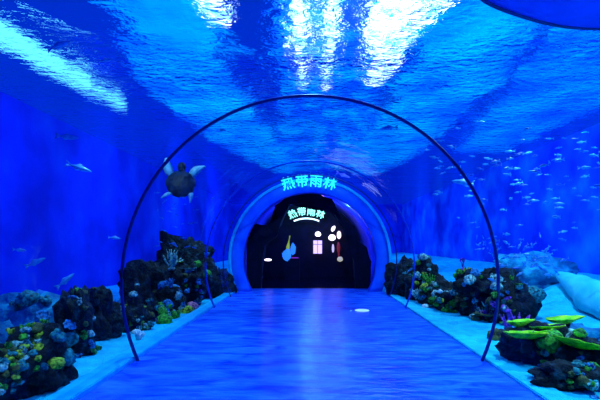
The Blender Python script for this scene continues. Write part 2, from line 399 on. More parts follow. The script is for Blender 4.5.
# ---- things seen in the dark hall
HY = 18.2
def text_mesh(ch, size, ext=.02):
    cu = bpy.data.curves.new('t', 'FONT'); cu.body = ch; cu.size = size; cu.extrude = ext; cu.align_x = 'CENTER'; cu.align_y = 'CENTER'; cu.offset = size*.012
    o = bpy.data.objects.new('t', cu); C.objects.link(o)
    dg = bpy.context.evaluated_depsgraph_get(); me = bpy.data.meshes.new_from_object(o.evaluated_get(dg))
    bpy.data.objects.remove(o); return me
def sign(name, cpx, cpy, D, rpx, span, size, mat, chars, label, arcbar=True, barmat=None):
    c = px(cpx, cpy, D); R_ = rpx/F*D
    root = empty(name, c)
    n = len(chars)
    for k, ch in enumerate(chars):
        a = PI/2+span/2-span*(k+.5)/n
        me = text_mesh(ch, size); me.materials.clear(); me.materials.append(mat)
        o = bpy.data.objects.new('letter', me); C.objects.link(o); o.parent = root
        o.location = (R_*math.cos(a), 0, R_*math.sin(a)); o.rotation_euler = (PI/2, -(a-PI/2), 0)
    if arcbar:
        bm = bmesh.new(); m = 16; r = R_-size*.72
        tube(bm, [(r*math.cos(PI/2+span*.42-span*.84*k/m), 0, r*math.sin(PI/2+span*.42-span*.84*k/m)) for k in range(m+1)], [size*.09]*(m+1), 6)
        obj('underline', bm, barmat or mat, root)
    tag(root, label, 'sign')
    return root
SG = emit_mat('mint_neon', (.25, 1, .75), 2.6); SGW = emit_mat('white_neon', (.65, 1, .95), 2.2)
sign('neon_sign', 306.5, 250, HY-.35, 38, .98, .37, SG, '热带雨林', 'small arched mint green neon sign with underline, inside the dark doorway', True, SGW)
CY = emit_mat('cyan_letters', (.02, .85, .95), 1.4)  # glowing letters modelled in place of the neon sign's reflection
sign('sign_reflection', 309, 266, PY-.12, 84.5, .66, .40, CY, '热带雨林', 'larger arched row of cyan glowing characters, modelled reflection of the neon sign, on top of the blue arch', False)
# glow materials for the things in the dark hall
WARMW = emit_mat('white_globe', (.95, .85, 1), 3); PURW = emit_mat('lilac_panel', (.62, .45, 1), 1.6); PURD = emit_mat('violet_dot', (.55, .25, 1), 1.8)
PNKW = emit_mat('pinkish_lamp', (1, .75, .8), 1.6); REDD = emit_mat('dim_red', (.25, .02, .03), .5)
BLUL = emit_mat('blue_screen', (.02, .2, 1), 1.2); YGL = emit_mat('yellow_green_light', (.35, .55, .05), .6); MAGL = emit_mat('violet_line', (.25, .03, .6), 1)
def lit_poster():
    c = px(317.5, 247, HY); r = empty('lit_poster', c)
    w_, h_ = 4.6/F*HY, 7/F*HY
    obj('panel', boxbm(-w_, w_, -.04, .0, -h_, h_), PURW, r, False)
    bm = bmesh.new()
    for x in (-w_, -w_*.02, w_*.96): box(bm, x, x+.02, -.06, -.041, -h_, h_)
    for z in (-h_, 0.1, h_-.02): box(bm, -w_, w_, -.06, -.041, z, z+.02)
    obj('frame', bm, STEEL, r, False)
    tag(r, 'upright lilac-white lit window panel below the neon sign', 'window')
lit_poster()
def lamp(p, rx, rz, mat, label, name='globe_lamp', tilt=0, D=HY-.15, wire=.5):
    c = px(p[0], p[1], D); r = empty(name, c); r.rotation_euler = (0, tilt, 0)
    bm = bmesh.new(); bmesh.ops.create_uvsphere(bm, u_segments=16, v_segments=12, radius=1)
    for v in bm.verts:
        v.co = Vector((v.co.x*rx, v.co.y*rx, v.co.z*rz*(1 if v.co.z > 0 else .7)))
    obj('globe', bm, mat, r)
    bm = bmesh.new(); tube(bm, [(0, 0, rz*.9), (0, 0, rz+.05)], [rx*.35, rx*.3], 10); obj('cap', bm, DARK, r)
    tag(r, label, 'lamp')
lamp((318, 234.5), .125, .125, WARMW, 'round white globe lamp just above the lilac window panel')
lamp((332, 238), .15, .15, WARMW, 'largest white globe lamp, right of the lilac window panel')
lamp((333, 229), .07, .15, WARMW, 'small tilted white lamp above the largest globe lamp', tilt=.5)
lamp((339, 235.5), .09, .2, PNKW, 'tall pinkish-white lamp at the far right of the doorway lamps')
lamp((340, 259.5), .12, .13, emit_mat('dim_white', (.5, .5, .42), .8), 'dim grey-white lamp low down at the right of the doorway')
lamp((268, 260), .13, .05, WARMW, 'flat white lamp shining low in the left dark part of the doorway', D=15.3)
lamp((333, 249), .05, .22, emit_mat('dim_lilac', (.5, .45, .8), 1.2), 'slim lilac lamp under the largest globe lamp')
lamp((288, 198), .10, .07, PURD, 'left violet spotlight at the top of the doorway', 'spotlight', D=15.0)
lamp((321, 197.5), .13, .08, PURD, 'right violet spotlight at the top of the doorway', 'spotlight', D=15.0)
r = empty('red_ornament', px(338.5, 252, HY-.1))
bm = bmesh.new(); lump(bm, (0, 0, .18), (.07, .06, .22), 3, .3, 3, 4); obj('body', bm, REDD, r)
bm = bmesh.new(); tube(bm, [(0, 0, -.02), (.02, 0, -.2)], [.03, .05], 8); obj('tassel', bm, REDD, r)
tag(r, 'dim red hanging ornament beneath the pinkish-white lamp', 'ornament')
r = empty('screen_stand', Vector((px(292, 258, 17.2).x, 17.2, 0)))
bm = bmesh.new(); box(bm, -.3, .3, -.15, .15, 0, .85); obj('cabinet', bm, DARK, r, False)
bm = bmesh.new(); lump(bm, (-.2, -.18, .98), (.17, .06, .22), 3, .3, 2, 3); obj('screen', bm, BLUL, r)
bm = bmesh.new(); lump(bm, (.05, -.17, 1.22), (.10, .05, .22), 3, .3, 2, 8); obj('side_screen', bm, BLUL, r)
bm = bmesh.new(); tube(bm, [(-.12, -.1, .85), (-.16, -.1, 1.3), (-.08, -.1, 1.75)], [.05, .07, .03], 8); obj('lamp_tube', bm, YGL, r)
bm = bmesh.new(); box(bm, -.02, .26, -.18, -.151, .86, .89); obj('edge_light', bm, MAGL, r, False)
tag(r, 'blue-lit display stand with yellow-green light, left inside the dark doorway', 'display stand')
# little white mark on the floor
bm = bmesh.new(); bmesh.ops.create_cone(bm, cap_ends=True, segments=20, radius1=.16, radius2=.15, depth=.012)
p = gpx(362, 310.5); tag(obj('floor_disc', bm, emit_mat('pale_floor_light', (.3, .65, 1), 1.0), smooth=False, loc=(p.x, p.y, .006)), 'small pale round light set on the blue floor before the portal', 'floor light')

# ------------------------------------------------------------------ reef pieces
def rock(x, y, r, mat, label, seed, z=None, amp=.45, freq=1.7, cat='rock', name='reef_rock', sub=4, group=None):
    """rock with centre x, y and radii r"""
    z0 = drop(x, y) if z is None else z
    bm = bmesh.new(); lump(bm, (0, 0, r[2]*.45), r, sub, amp, freq, seed)
    for v in bm.verts: v.co.z = max(v.co.z, -.12)
    bmesh.ops.remove_doubles(bm, verts=bm.verts[:], dist=.0005)
    o = obj(name, bm, mat, loc=(x, y, z0)); tag(o, label, cat, group)
    bm = bmesh.new(); bm.from_mesh(o.data); bmesh.ops.translate(bm, verts=bm.verts[:], vec=(x, y, z0)); terr.append(BVHTree.FromBMesh(bm)); bm.free()
    return o

def m_lump(seed, r=.12):
    bm = bmesh.new(); random.seed(seed)
    lump(bm, (0, 0, r*.45), (r, r, r*.8), 3, .25, 2, seed, knob=.35)
    for k in range(4):
        a = random.random()*6.28; lump(bm, (math.cos(a)*r*.7, math.sin(a)*r*.7, r*.3), r*.5, 2, .2, 2, seed+k, knob=.3)
    return bm
def m_branch(seed, h=.3, n=7, r=.022, spread=.7, levels=2):
    bm = bmesh.new(); rnd = random.Random(seed)
    lump(bm, (0, 0, 0), (h*.22, h*.22, h*.12), 2, .2, 2, seed)
    def grow(p, d, l, rr, lv):
        pts = [p]; q = p.copy(); dd = d.copy()
        for k in range(3):
            dd = (dd+Vector((rnd.uniform(-.25, .25), rnd.uniform(-.25, .25), .12))).normalized(); q = q+dd*l/3; pts.append(q.copy())
        tube(bm, pts, [rr, rr*.9, rr*.75, rr*.5], 6)
        if lv:
            for k in range(rnd.choice((2, 3))):
                b = pts[rnd.choice((1, 2))]
                nd = (dd+Vector((rnd.uniform(-.9, .9), rnd.uniform(-.9, .9), rnd.uniform(0, .5)))).normalized()
                grow(b, nd, l*.6, rr*.7, lv-1)
    for k in range(n):
        a = 2*PI*k/n+rnd.uniform(-.3, .3)
        grow(Vector((0, 0, 0)), Vector((math.cos(a)*spread, math.sin(a)*spread, 1)).normalized(), h*rnd.uniform(.7, 1), r, levels-1)
    return bm
def m_fingers(seed, h=.22, n=12, r=.03):
    bm = bmesh.new(); rnd = random.Random(seed)
    lump(bm, (0, 0, 0), (h*.5, h*.5, h*.2), 2, .2, 2, seed)
    for k in range(n):
        a = rnd.random()*6.28; q = rnd.random()**.5*h*.45; hh = h*rnd.uniform(.55, 1)
        x, y = math.cos(a)*q, math.sin(a)*q
        tube(bm, [(x, y, 0), (x*1.25, y*1.25, hh*.55), (x*1.5, y*1.5, hh*.9), (x*1.52, y*1.52, hh)], [r*.8, r, r*1.05, r*.5], 8)
    return bm
def disc(bm, c, rx, ry, rz, th, seed, tilt=(0, 0)):
    """lobed plate, thin at the edge and dished"""
    n, m = 36, 7
    rnd = Vector((seed*2.3, seed*.7, 0)); rings_t, rings_b = [], []
    for j in range(1, m+1):
        t = j/m; rt, rb = [], []
        for k in range(n):
            a = 2*PI*k/n; q = 1+.22*noise.noise(Vector((math.cos(a)*1.8, math.sin(a)*1.8, 0))+rnd)+.06*math.sin(a*7+seed)
            x, y = math.cos(a)*rx*t*q, math.sin(a)*ry*t*q
            z = rz*t*t+.25*rz*noise.noise(Vector((x*9, y*9, seed)))+x*tilt[0]+y*tilt[1]
            e = th*(1-.75*t)
            rt.append(bm.verts.new((c[0]+x, c[1]+y, c[2]+z))); rb.append(bm.verts.new((c[0]+x*.985, c[1]+y*.985, c[2]+z-e)))
        rings_t.append(rt); rings_b.append(rb)
    ct, cb = bm.verts.new(c), bm.verts.new((c[0], c[1], c[2]-th))
    for k in range(n):
        k1 = (k+1) % n
        bm.faces.new((ct, rings_t[0][k], rings_t[0][k1])); bm.faces.new((cb, rings_b[0][k1], rings_b[0][k]))
        for j in range(m-1):
            bm.faces.new((rings_t[j][k], rings_t[j+1][k], rings_t[j+1][k1], rings_t[j][k1])); bm.faces.new((rings_b[j][k], rings_b[j][k1], rings_b[j+1][k1], rings_b[j+1][k]))
        bm.faces.new((rings_t[-1][k], rings_b[-1][k], rings_b[-1][k1], rings_t[-1][k1]))
def m_plate(seed, r=.25):
    bm = bmesh.new()
    tube(bm, [(0, 0, -.03), (0, 0, r*.25), (0, 0, r*.45)], [r*.28, r*.16, r*.3], 10)
    disc(bm, (0, 0, r*.5), r, r*.85, r*.12, r*.16, seed)
    disc(bm, (r*.45, -r*.25, r*.34), r*.6, r*.55, r*.1, r*.12, seed+3, (-.1, 0))
    return bm
def m_fan(seed, h=.3):
    bm = bmesh.new(); rnd = random.Random(seed)
    def g(p, a, l, r, lv):
        q = p+Vector((math.cos(a)*l, rnd.uniform(-.01, .01), math.sin(a)*l)); tube(bm, [p, (p+q)/2, q], [r, r*.85, r*.65], 6)
        if lv:
            for da in (-.42, .05, .45): g(q, a+da+rnd.uniform(-.12, .12), l*.72, r*.68, lv-1)
    tube(bm, [(0, 0, -.03), (0, 0, h*.15)], [.035, .022], 8)
    g(Vector((0, 0, h*.12)), PI/2, h*.35, .018, 3)
    return bm

LAB = {}
def place(kind, x, y, mat, label, seed, size, cat='coral', group=None, z=None, rz=None, name=None, tilt=0):
    f = {'lump': (m_lump, 'boulder_coral'), 'branch': (m_branch, 'branching_coral'), 'fingers': (m_fingers, 'finger_coral'), 'plate': (m_plate, 'plate_coral'), 'fan': (m_fan, 'sea_fan')}[kind]
    z0 = drop(x, y) if z is None else z
    o = obj(name or f[1], f[0](seed, size), mat, loc=(x, y, z0-.015))
    o.rotation_euler = (tilt, 0, (seed*1.7) % 6.28 if rz is None else rz)
    return tag(o, label, cat, group)
def at(x, y, D): return (x-310)/F*D

G1 = 'small corals covering the right-hand middle reef'
cols = [(GREEN, 'green'), (TEALC, 'teal'), (BROWN, 'olive brown'), (PURPLE, 'purple'), (YELLOW, 'yellow-green'), (MINT, 'mint'), (BLUEC, 'blue')]
WORD = {'lump': 'knobbly', 'branch': 'branching', 'fingers': 'finger', 'plate': 'plate', 'fan': 'fan'}
def scatter(n, path, spread, palette, group, where, seed, size=(.05, .13), kinds=('lump', 'branch', 'fingers', 'plate')):
    rnd = random.Random(seed)
    for k in range(n):
        t = rnd.random()*(len(path)-1); i = int(t); f = t-i
        x = path[i][0]*(1-f)+path[i+1][0]*f+rnd.gauss(0, spread); y = path[i][1]*(1-f)+path[i+1][1]*f+rnd.gauss(0, spread)
        if abs(x) < 2.75: x = math.copysign(2.75+rnd.random()*.1, x)
        mt, cn = rnd.choice(palette); kd = rnd.choice(kinds); s_ = rnd.uniform(*size)
        if kd == 'branch': s_ *= 1.3
        o_ = None
        if k % 5 < 3:                        # on the flank that faces the tunnel
            zz = drop(x, y)*rnd.uniform(.25, .95); src = Vector((x*.25, y-3.5, zz+.3)); tgt = Vector((x, y, zz)); best = None
            for t_ in terr[2:]:
                h = t_.ray_cast(src, (tgt-src).normalized(), 8)
                if h[0] is not None and (best is None or h[3] < best[3]): best = h
            if best and abs(best[0].x) > 2.6:
                o_ = best
        end = ('far end', 'farther half', 'nearer half', 'near end')[min(3, int(4*t/(len(path)-1)))] if len(path) > 2 else ('to its right', 'to its left')[t > .5]
        zt = o_[0].z if o_ else drop(x, y); hi = 'low down' if zt < .18 else 'halfway up' if zt < .42 else 'high up'
        lb = '%s %s coral %s on %s, %s' % (cn, WORD[kd], hi, where, end)
        c_ = place(kd, x, y, mt, lb, seed*100+k, s_*(.75 if o_ else 1), group='%s %s corals on %s' % (cn, WORD[kd], where))
        if o_:
            nn = o_[1] if o_[1].dot(src-tgt) > 0 else -o_[1]
            c_.location = o_[0]-nn*.015
            c_.rotation_euler = (nn*.7+Vector((0, 0, .5))).normalized().to_track_quat('Z', 'Y').to_euler()
# right-hand near reef
rock(at(540, 0, 5.35), 5.45, (.42, .3, .30), ROCK, 'low black rock under the big lime-green plate corals at right', 2)
rock(at(592, 0, 4.9), 4.95, (.36, .3, .26), ROCK, 'dark rock at the right edge under the single broad green plate', 5)
rock(at(575, 0, 5.9), 6.0, (.55, .3, .25), ROCKB, 'teal rock behind the lime-green plate corals at right', 9)
rock(at(566, 0, 4.5), 4.5, (.34, .22, .17), ROCK, 'low dark rock nearest the camera at bottom right', 12)
def bigplate(x, y, D, rx, seed, label, tilt=(0, 0), ry=.7, stalk=.2):
    c = px(x, y, D); root = empty('plate_coral', c)
    bm = bmesh.new(); disc(bm, (0, 0, 0), rx, rx*ry, .05, .05, seed, tilt); obj('plate', bm, GREENP, root)
    bm = bmesh.new(); zb = -stalk
    tube(bm, [(0, 0, -.03), (0, 0, zb*.5), (0, 0, zb)], [rx*.35, rx*.22, rx*.3], 10); obj('stalk', bm, ROCK, root)
    tag(root, label, 'coral')
bigplate(526, 336, 5.15, .23, 1, 'lime-green plate coral at the left front of the right-hand clump', (0, -.12))
bigplate(546, 329, 5.4, .22, 2, 'lime-green plate coral in the middle of the right-hand clump', (.05, -.1))
bigplate(520, 324, 5.5, .17, 3, 'small lime-green plate coral at the left rear of the right-hand clump', (.1, -.1))
bigplate(541, 334, 5.25, .15, 7, 'smallest lime-green plate coral, tucked between the front ones of the right-hand clump', (.15, -.15))
bigplate(564, 321, 5.7, .23, 4, 'bright thin green plate coral raised behind the right-hand clump', (.1, -.05), stalk=.25)
bigplate(582, 346, 4.85, .30, 5, 'broad tilted green plate coral at the right edge', (-.22, -.12), .75)
place('lump', at(553, 0, 5.1), 5.15, GREEN, 'round dark green coral below the lime plates at right', 31, .14)
place('fingers', at(585, 0, 5.5), 5.6, BLUEC, 'pale blue finger coral behind the tilted green plate at right', 32, .26)
place('lump', at(573, 0, 5.3), 5.35, MINT, 'mint-white coral knob between the green plates at right', 33, .11)
place('fan', at(511, 0, 6.3), 6.35, PURPLE, 'purple sea fan left of the lime-green plates', 34, .52, cat='sea fan')
place('branch', at(518, 0, 6.5), 6.6, PURPLE, 'bushy purple branching coral beside the purple sea fan', 35, .42)
place('lump', at(500, 0, 6.6), 6.7, BROWN, 'brown coral knob at the foot of the near hoop on the right', 36, .13)
scatter(26, [(at(548, 0, 4.5), 4.45), (at(566, 0, 4.5), 4.4), (at(592, 0, 4.6), 4.5)], .12, [cols[1], cols[5], cols[6], cols[0], cols[2]], 0, 'the dark rock at bottom right', 12, (.03, .07), ('lump', 'fingers', 'branch'))
scatter(24, [(at(515, 0, 5.3), 5.2), (at(545, 0, 5.2), 5.15), (at(590, 0, 5.0), 4.85)], .10, [cols[1], cols[6], cols[2], cols[0]], 0, 'the rock under the lime plates', 13, (.03, .07), ('lump', 'fingers', 'branch'))
# pale slope at far right
bm = bmesh.new(); p1, p2 = px(560, 276, 9.6), px(640, 322, 6.9); m_ = 22
P = [p1.lerp(p2, k/m_) for k in range(m_+1)]
tube(bm, P, [.30*math.sin(PI*min(1, (k+.6)/m_*1.6+.02)/2)**.6*(1+.12*noise.noise(Vector((k*.4, 1, 2)))) if k < m_*.9 else .2 for k in range(m_+1)], 16)
for v in bm.verts: v.co += noise.noise_vector(v.co*1.7)*.07
tag(obj('pale_slab', bm, PALE), 'long smooth pale cyan slab sloping down towards the right edge', 'rock')
rock(at(545, 0, 10), 10.3, (.9, .5, .55), ROCKB, 'teal boulder left of and behind the long pale slab', 22)
# right-hand tall reef
rock(at(498, 0, 8.6), 8.8, (.52, .4, .62), ROCK, 'tall black rock at right behind the near hoop', 41)
rock(at(515, 0, 8.0), 8.1, (.42, .3, .48), ROCK, 'black rock at right, in front of the tall one and behind the purple corals', 42)
for k, (xx, yy, mt, kd, s_, lb) in enumerate([
    (484, 258, TEALC, 'branch', .34, 'teal branching coral crowning the tall right-hand rock'),
    (497, 262, MINT, 'fingers', .24, 'mint finger coral on the top of the tall right-hand rock'),
    (487, 285, BROWN, 'plate', .26, 'upper brown plate coral on the left flank of the tall right-hand rock'),
    (500, 296, BROWN, 'plate', .24, 'lower brown plate coral on the front of the tall right-hand rock'),
    (522, 290, BLUEC, 'branch', .30, 'blue branching coral at the right of the tall right-hand rock'),
    (532, 280, TEALC, 'lump', .18, 'teal coral knob at the right shoulder of the tall right-hand rock')]):
    D = 8.35-.1*(k % 3); place(kd, at(xx, 0, D), D, mt, lb, 50+k, s_)
scatter(40, [(at(482, 0, 8.4), 8.4), (at(500, 0, 8.2), 8.2), (at(520, 0, 7.8), 7.8)], .17, [cols[1], cols[2], cols[0], cols[6], cols[5], cols[3]], 0, 'the tall right-hand reef', 14, (.05, .11))
scatter(16, [(at(500, 0, 6.9), 6.9), (at(508, 0, 6.6), 6.5), (at(516, 0, 6.3), 6.1)], .10, [cols[3], cols[3], (PINK, 'pink'), cols[1]], 0, 'the sand behind the lime plates', 15, (.08, .13), ('branch', 'lump', 'fingers'))
# right-hand middle reef: from (390,262) to (488,322)
for k, (a, d, r) in enumerate([(402, 12.2, (.42, .4, .62)), (424, 11.2, (.48, .4, .62)), (440, 10.3, (.42, .4, .42)), (455, 9.5, (.40, .35, .34)), (474, 8.7, (.38, .32, .26))]):
    rock(at(a, 0, d), d, r, ROCK, ['farthest black reef rock on the right, beside the portal', 'tall green-crowned black reef rock on the right, second from the portal', 'middle black reef rock on the right, third from the portal',
         'low black reef rock on the right, fourth from the portal', 'nearest low black rock of the right-hand middle reef, fifth from the portal'][k], 60+k)
rp = [(at(402, 0, 12.2), 12.0), (at(424, 0, 11.2), 11.0), (at(440, 0, 10.3), 10.1), (at(455, 0, 9.5), 9.3), (at(474, 0, 8.7), 8.5)]
scatter(95, rp, .20, [cols[0], cols[0], cols[1], cols[1], cols[2], cols[4], cols[6], cols[5]], G1, 'the right-hand middle reef', 3)
place('lump', at(425, 0, 9.9), 9.9, WHITEC, 'small white coral lump at the sand edge of the right-hand reef', 71, .07)
place('lump', at(441, 0, 9.3), 9.35, WHITEC, 'smallest white coral at the sand edge, nearer along the right-hand reef', 72, .05)
place('fan', at(462, 0, 8.9), 8.85, PURPLE, 'purple sea fan near the end of the right-hand middle reef', 73, .34, cat='sea fan')
place('branch', at(480, 0, 8.4), 8.3, PURPLE, 'purple branching coral at the near end of the right-hand middle reef', 74, .22)
place('branch', at(418, 0, 10.8), 10.75, MINT, 'large mint branching coral on the green-crowned right-hand rock', 75, .40)
place('branch', at(430, 0, 10.7), 10.7, GREEN, 'large green branching coral on the green-crowned right-hand rock', 76, .40)

# left-hand far reef (150-215, 235-330)
for k, (a, d, r) in enumerate([(224, 12.6, (.38, .4, .5)), (206, 11.6, (.42, .4, .72)), (188, 10.4, (.42, .4, .66)), (170, 9.3, (.42, .35, .38)), (160, 8.4, (.25, .28, .22)), (182, 12.4, (.8, .5, 1.15)), (150, 11.2, (.7, .5, .7))]):
    rock(at(a, 0, d)-(.1 if k < 5 else 0), d, r, ROCK, ['farthest black reef rock on the left, beside the portal', 'tall black reef rock on the left, second from the portal', 'pink and mint topped black reef rock on the left, third from the portal',
         'low black reef rock on the left, fourth from the portal', 'smallest black reef rock on the left, fifth from the portal', 'biggest black rock towering behind the left-hand far reef', 'broad dark rock behind and left of the left-hand far reef'][k], 80+k)
lp = [(at(220, 0, 12.4)-.1, 12.3), (at(204, 0, 11.6)-.1, 11.4), (at(188, 0, 10.4)-.1, 10.2), (at(170, 0, 9.3)-.1, 9.1), (at(162, 0, 8.4), 8.3)]
scatter(85, lp, .19, [cols[0], cols[1], cols[1], cols[2], cols[3], cols[6], cols[6], cols[5], cols[4]], 0, 'the left-hand far reef', 4)
place('branch', at(176, 0, 10.6), 10.3, MINT, 'large mint branching coral on the left-hand far reef', 91, .42)
place('plate', at(192, 0, 10.7), 10.4, MINT, 'mint plate coral right of the big mint branching coral on the left', 92, .2)
place('lump', at(192, 0, 9.6), 9.6, PINK, 'pink knobbly coral on the left-hand far reef', 93, .13)
place('fingers', at(194, 0, 9.5), 9.35, PINK, 'pink finger coral just in front of the pink knobbly coral', 94, .14)
place('lump', at(188, 0, 9.2), 9.15, YELLOW, 'yellow-green knobbly coral low on the left-hand far reef', 95, .12)
place('lump', at(164, 0, 8.0), 8.0, GREEN, 'bright green coral at the near end of the left-hand far reef', 96, .13)
place('fingers', at(176, 0, 8.6), 8.5, GREEN, 'green finger coral at the sand edge of the left-hand far reef', 97, .17)
# left rocks by the near hoop (130-145)
rock(at(136, 0, 8.6), 8.7, (.26, .3, .62), ROCK, 'narrow dark rock on the left just right of the near hoop', 101)
rock(at(134, 0, 7.4), 7.4, (.22, .25, .36), ROCK, 'small dark rock low on the left just right of the near hoop', 102)
place('plate', at(136, 0, 8.3), 8.3, BROWN, 'olive plate coral on the narrow dark rock by the left near hoop', 103, .2)
place('lump', at(136, 0, 7.05), 7.05, WHITEC, 'white coral lump by the foot of the left near hoop', 104, .06)
place('branch', at(112, 0, 8.4), 8.4, BLUEC, 'blue branching coral seen left of the left near hoop', 105, .4)
place('branch', at(140, 0, 6.65), 6.6, WHITEC, 'tiny white branching coral at the foot of the left near hoop', 106, .14)
scatter(22, [(at(136, 0, 8.5), 8.4), (at(135, 0, 7.8), 7.7), (at(134, 0, 7.3), 7.2)], .10, [cols[1], cols[2], cols[0], cols[5], cols[4]], 0, 'the rocks by the left near hoop', 16, (.04, .08))
# left near reef (0-110, 310-400)
rock(at(72, 0, 5.7), 5.8, (.20, .26, .62), ROCK, 'upright black rock pillar at lower left', 111)
rock(at(92, 0, 6.6), 6.7, (.36, .3, .52), ROCK, 'black rock behind the pillar at lower left', 112)
rock(at(30, 0, 4.45), 4.42, (.36, .5, .42), ROCK, 'black rock bearing yellow and green corals at bottom left', 113)
rock(at(0, 0, 5.2), 5.3, (.3, .3, .34), ROCKB, 'teal rock at the bottom left corner', 114)
rock(at(22, 0, 6.2), 6.35, (.62, .35, .42), ROCKB, 'long teal rock ridge across the left edge', 115, amp=.3)
scatter(20, [(at(74, 0, 5.7), 5.7), (at(85, 0, 6.1), 6.1), (at(95, 0, 6.5), 6.5)], .10, [cols[1], cols[6], cols[2], cols[0]], 0, 'the lower left pillar rocks', 17, (.03, .07))
scatter(95, [(at(8, 0, 4.1), 4.1), (at(30, 0, 4.1), 4.15), (at(48, 0, 4.4), 4.6)], .15, [cols[0], cols[4], cols[1], cols[2], cols[5]], 0, 'the bottom left reef rock', 5, (.03, .06), ('lump', 'branch', 'fingers', 'branch'))
place('lump', at(55, 0, 4.35), 4.35, YELLOW, 'bright yellow-green coral nearest the curb at bottom left', 116, .07)
scatter(9, [(at(82, 0, 5.8), 5.7), (at(108, 0, 6.2), 6.2)], .10, [cols[5], cols[6], cols[0]], 0, 'the sand by the lower left pillar', 6, (.05, .09), ('lump', 'fingers', 'branch'))
place('lump', at(78, 0, 6.0), 5.95, YELLOW, 'yellow coral between the left pillar and the pale corals', 117, .07)
scatter(10, [(at(70, 0, 6.2), 6.2), (at(15, 0, 6.1), 6.1)], .15, [cols[1], cols[6]], 0, 'the long left rock ridge', 8, (.1, .16))

# ------------------------------------------------------------------ animals
def fish_mesh(name, L=.16, h=.24, seed=0):
    """tapered body with forked tail, dorsal and belly fins; nose along +X"""
    bm = bmesh.new(); n = 10
    prof = [(.5, .02), (.42, .38), (.28, .78), (.08, 1), (-.15, .82), (-.32, .42), (-.42, .20)]
    rings = []
    for t, k in prof:
        rings.append([bm.verts.new((t*L, math.cos(2*PI*i/n)*L*h*.28*k, math.sin(2*PI*i/n)*L*h*.5*k)) for i in range(n)])
    for a, b in zip(rings, rings[1:]):
        for i in range(n): bm.faces.new((a[i], a[(i+1) % n], b[(i+1) % n], b[i]))
    bm.faces.new(rings[0]); bm.faces.new(rings[-1][::-1])
    def fin(pts, t=.006):
        t = t*L/.16
        a = [bm.verts.new((p[0]*L, -t/2, p[1]*L)) for p in pts]; b = [bm.verts.new((p[0]*L, t/2, p[1]*L)) for p in pts]
        bm.faces.new(a); bm.faces.new(b[::-1])
        for i in range(len(pts)): bm.faces.new((a[i], b[i], b[(i+1) % len(pts)], a[(i+1) % len(pts)]))
    fin([(-.38, .03), (-.62, .16), (-.54, 0)]); fin([(-.38, -.03), (-.54, 0), (-.62, -.16)])
    fin([(.15, h*.42), (-.05, h*.72), (-.25, h*.3)]); fin([(.02, -h*.42), (-.14, -h*.66), (-.25, -h*.3)])
    me = bpy.data.meshes.new(name); bmesh.ops.recalc_face_normals(bm, faces=bm.faces[:]); bm.to_mesh(me); bm.free()
    for p in me.polygons: p.use_smooth = True
    return me
fm1 = fish_mesh('fish_body', .17, .26); fm1.materials.append(FISH)
fm2 = fish_mesh('fish_body_slim', .15, .22); fm2.materials.append(FISHB)
fm3 = fish_mesh('fish_body_large', .34, .24); fm3.materials.append(FISH)
def fish(me, x, y, D, rz, ry, label, group, sc=1):
    p = px(x, y, D)
    if (p.x**2+(p.z-TZ)**2)**.5 < TR+.2: return
    o = bpy.data.objects.new('fish', me); C.objects.link(o); o.location = p; o.rotation_euler = (0, ry, rz); o.scale = (sc, sc, sc)
    tag(o, label, 'fish', group)
rnd = random.Random(11)
GA = 'silvery fish schooling at the right'
n = 0
while n < 120:
    x, y = rnd.uniform(425, 606), rnd.gauss(178, 32)
    if y < 120 or y > 236 or (x < 450 and y > 215): continue
    D = rnd.uniform(5.5, 9.5); n += 1
    fish(fm1 if rnd.random() < .6 else fm2, x, y, D, PI+rnd.gauss(0, .35) if rnd.random() < .8 else rnd.gauss(0, .3), rnd.gauss(0, .15),
         'silvery fish in the %s of the right-hand school, %s' % ('top' if y < 150 else 'upper half' if y < 178 else 'lower half' if y < 206 else 'bottom', 'left of the near hoop' if x < 480 else 'close to the near hoop' if x < 520 else 'midway to the edge' if x < 565 else 'by the right edge'), GA, rnd.uniform(.5, 1.05))
for k in range(44):
    x, y = rnd.gauss(528, 22), rnd.gauss(255, 13)
    fish(fm2 if k % 2 else fm1, x, y, rnd.uniform(6.6, 7.4), PI+rnd.gauss(0, .5), rnd.gauss(0, .4), 'pale blue fish hovering %s the tall right-hand reef rock, %s' % ('high above' if y < 246 else 'above' if y < 258 else 'just over', 'to its left' if x < 512 else 'over its middle' if x < 530 else 'to its right'), 'fish over the right-hand reef', rnd.uniform(.7, 1))
for k in range(22):
    x, y = rnd.uniform(476, 496), rnd.uniform(236, 262)
    fish(fm2, x, y, rnd.uniform(7.4, 8), rnd.gauss(.8, .5), rnd.gauss(0, .5), 'tiny blue fish beside the near hoop, %s over the right-hand reef' % ('high' if y < 244 else 'midway' if y < 253 else 'low'), 'fish beside the near hoop', .7)
LB = [(60, 45, 6.6, .3, -.5, fm3, 'slender tilted fish near the top left corner, against the pale diagonal strip'), (68, 137, 7.2, .1, .1, fm3, 'pale fish at left, below the end of the pale diagonal strip'),
      (40, 293, 7.0, .1, .02, fm3, 'long pale fish low at the left edge'), (80, 168, 6.5, .3, .3, fm3, 'faint fish in the middle of the left blue water'),
      (36, 262, 7.0, 0, -.4, fm3, 'tilted pale fish just above the left ridge'), (115, 238, 7.0, .4, .1, fm1, 'small fish left of the reef, near the left hoop'),
      (106, 60, 6.8, .2, -.2, fm1, 'small fish at upper left, right of the diagonal pale strip'), (20, 250, 6.4, .2, .1, fm1, 'small fish at the far left edge, halfway up'),
      (66, 280, 7.2, .2, -.7, fm3, 'steeply tilted pale fish low at left'), (222, 130, 9, .2, 0, fm1, 'small fish above and left of the middle hoop'),
      (388, 128, 8.5, PI, .1, fm3, 'fish right of the top of the tunnel, between the two hoops'), (462, 182, 7, PI, -.1, fm3, 'largest fish of the right side, just outside the near hoop')]
for x, y, D, rz, ry, me, lb in LB: fish(me, x, y, D, rz, ry, lb, None)
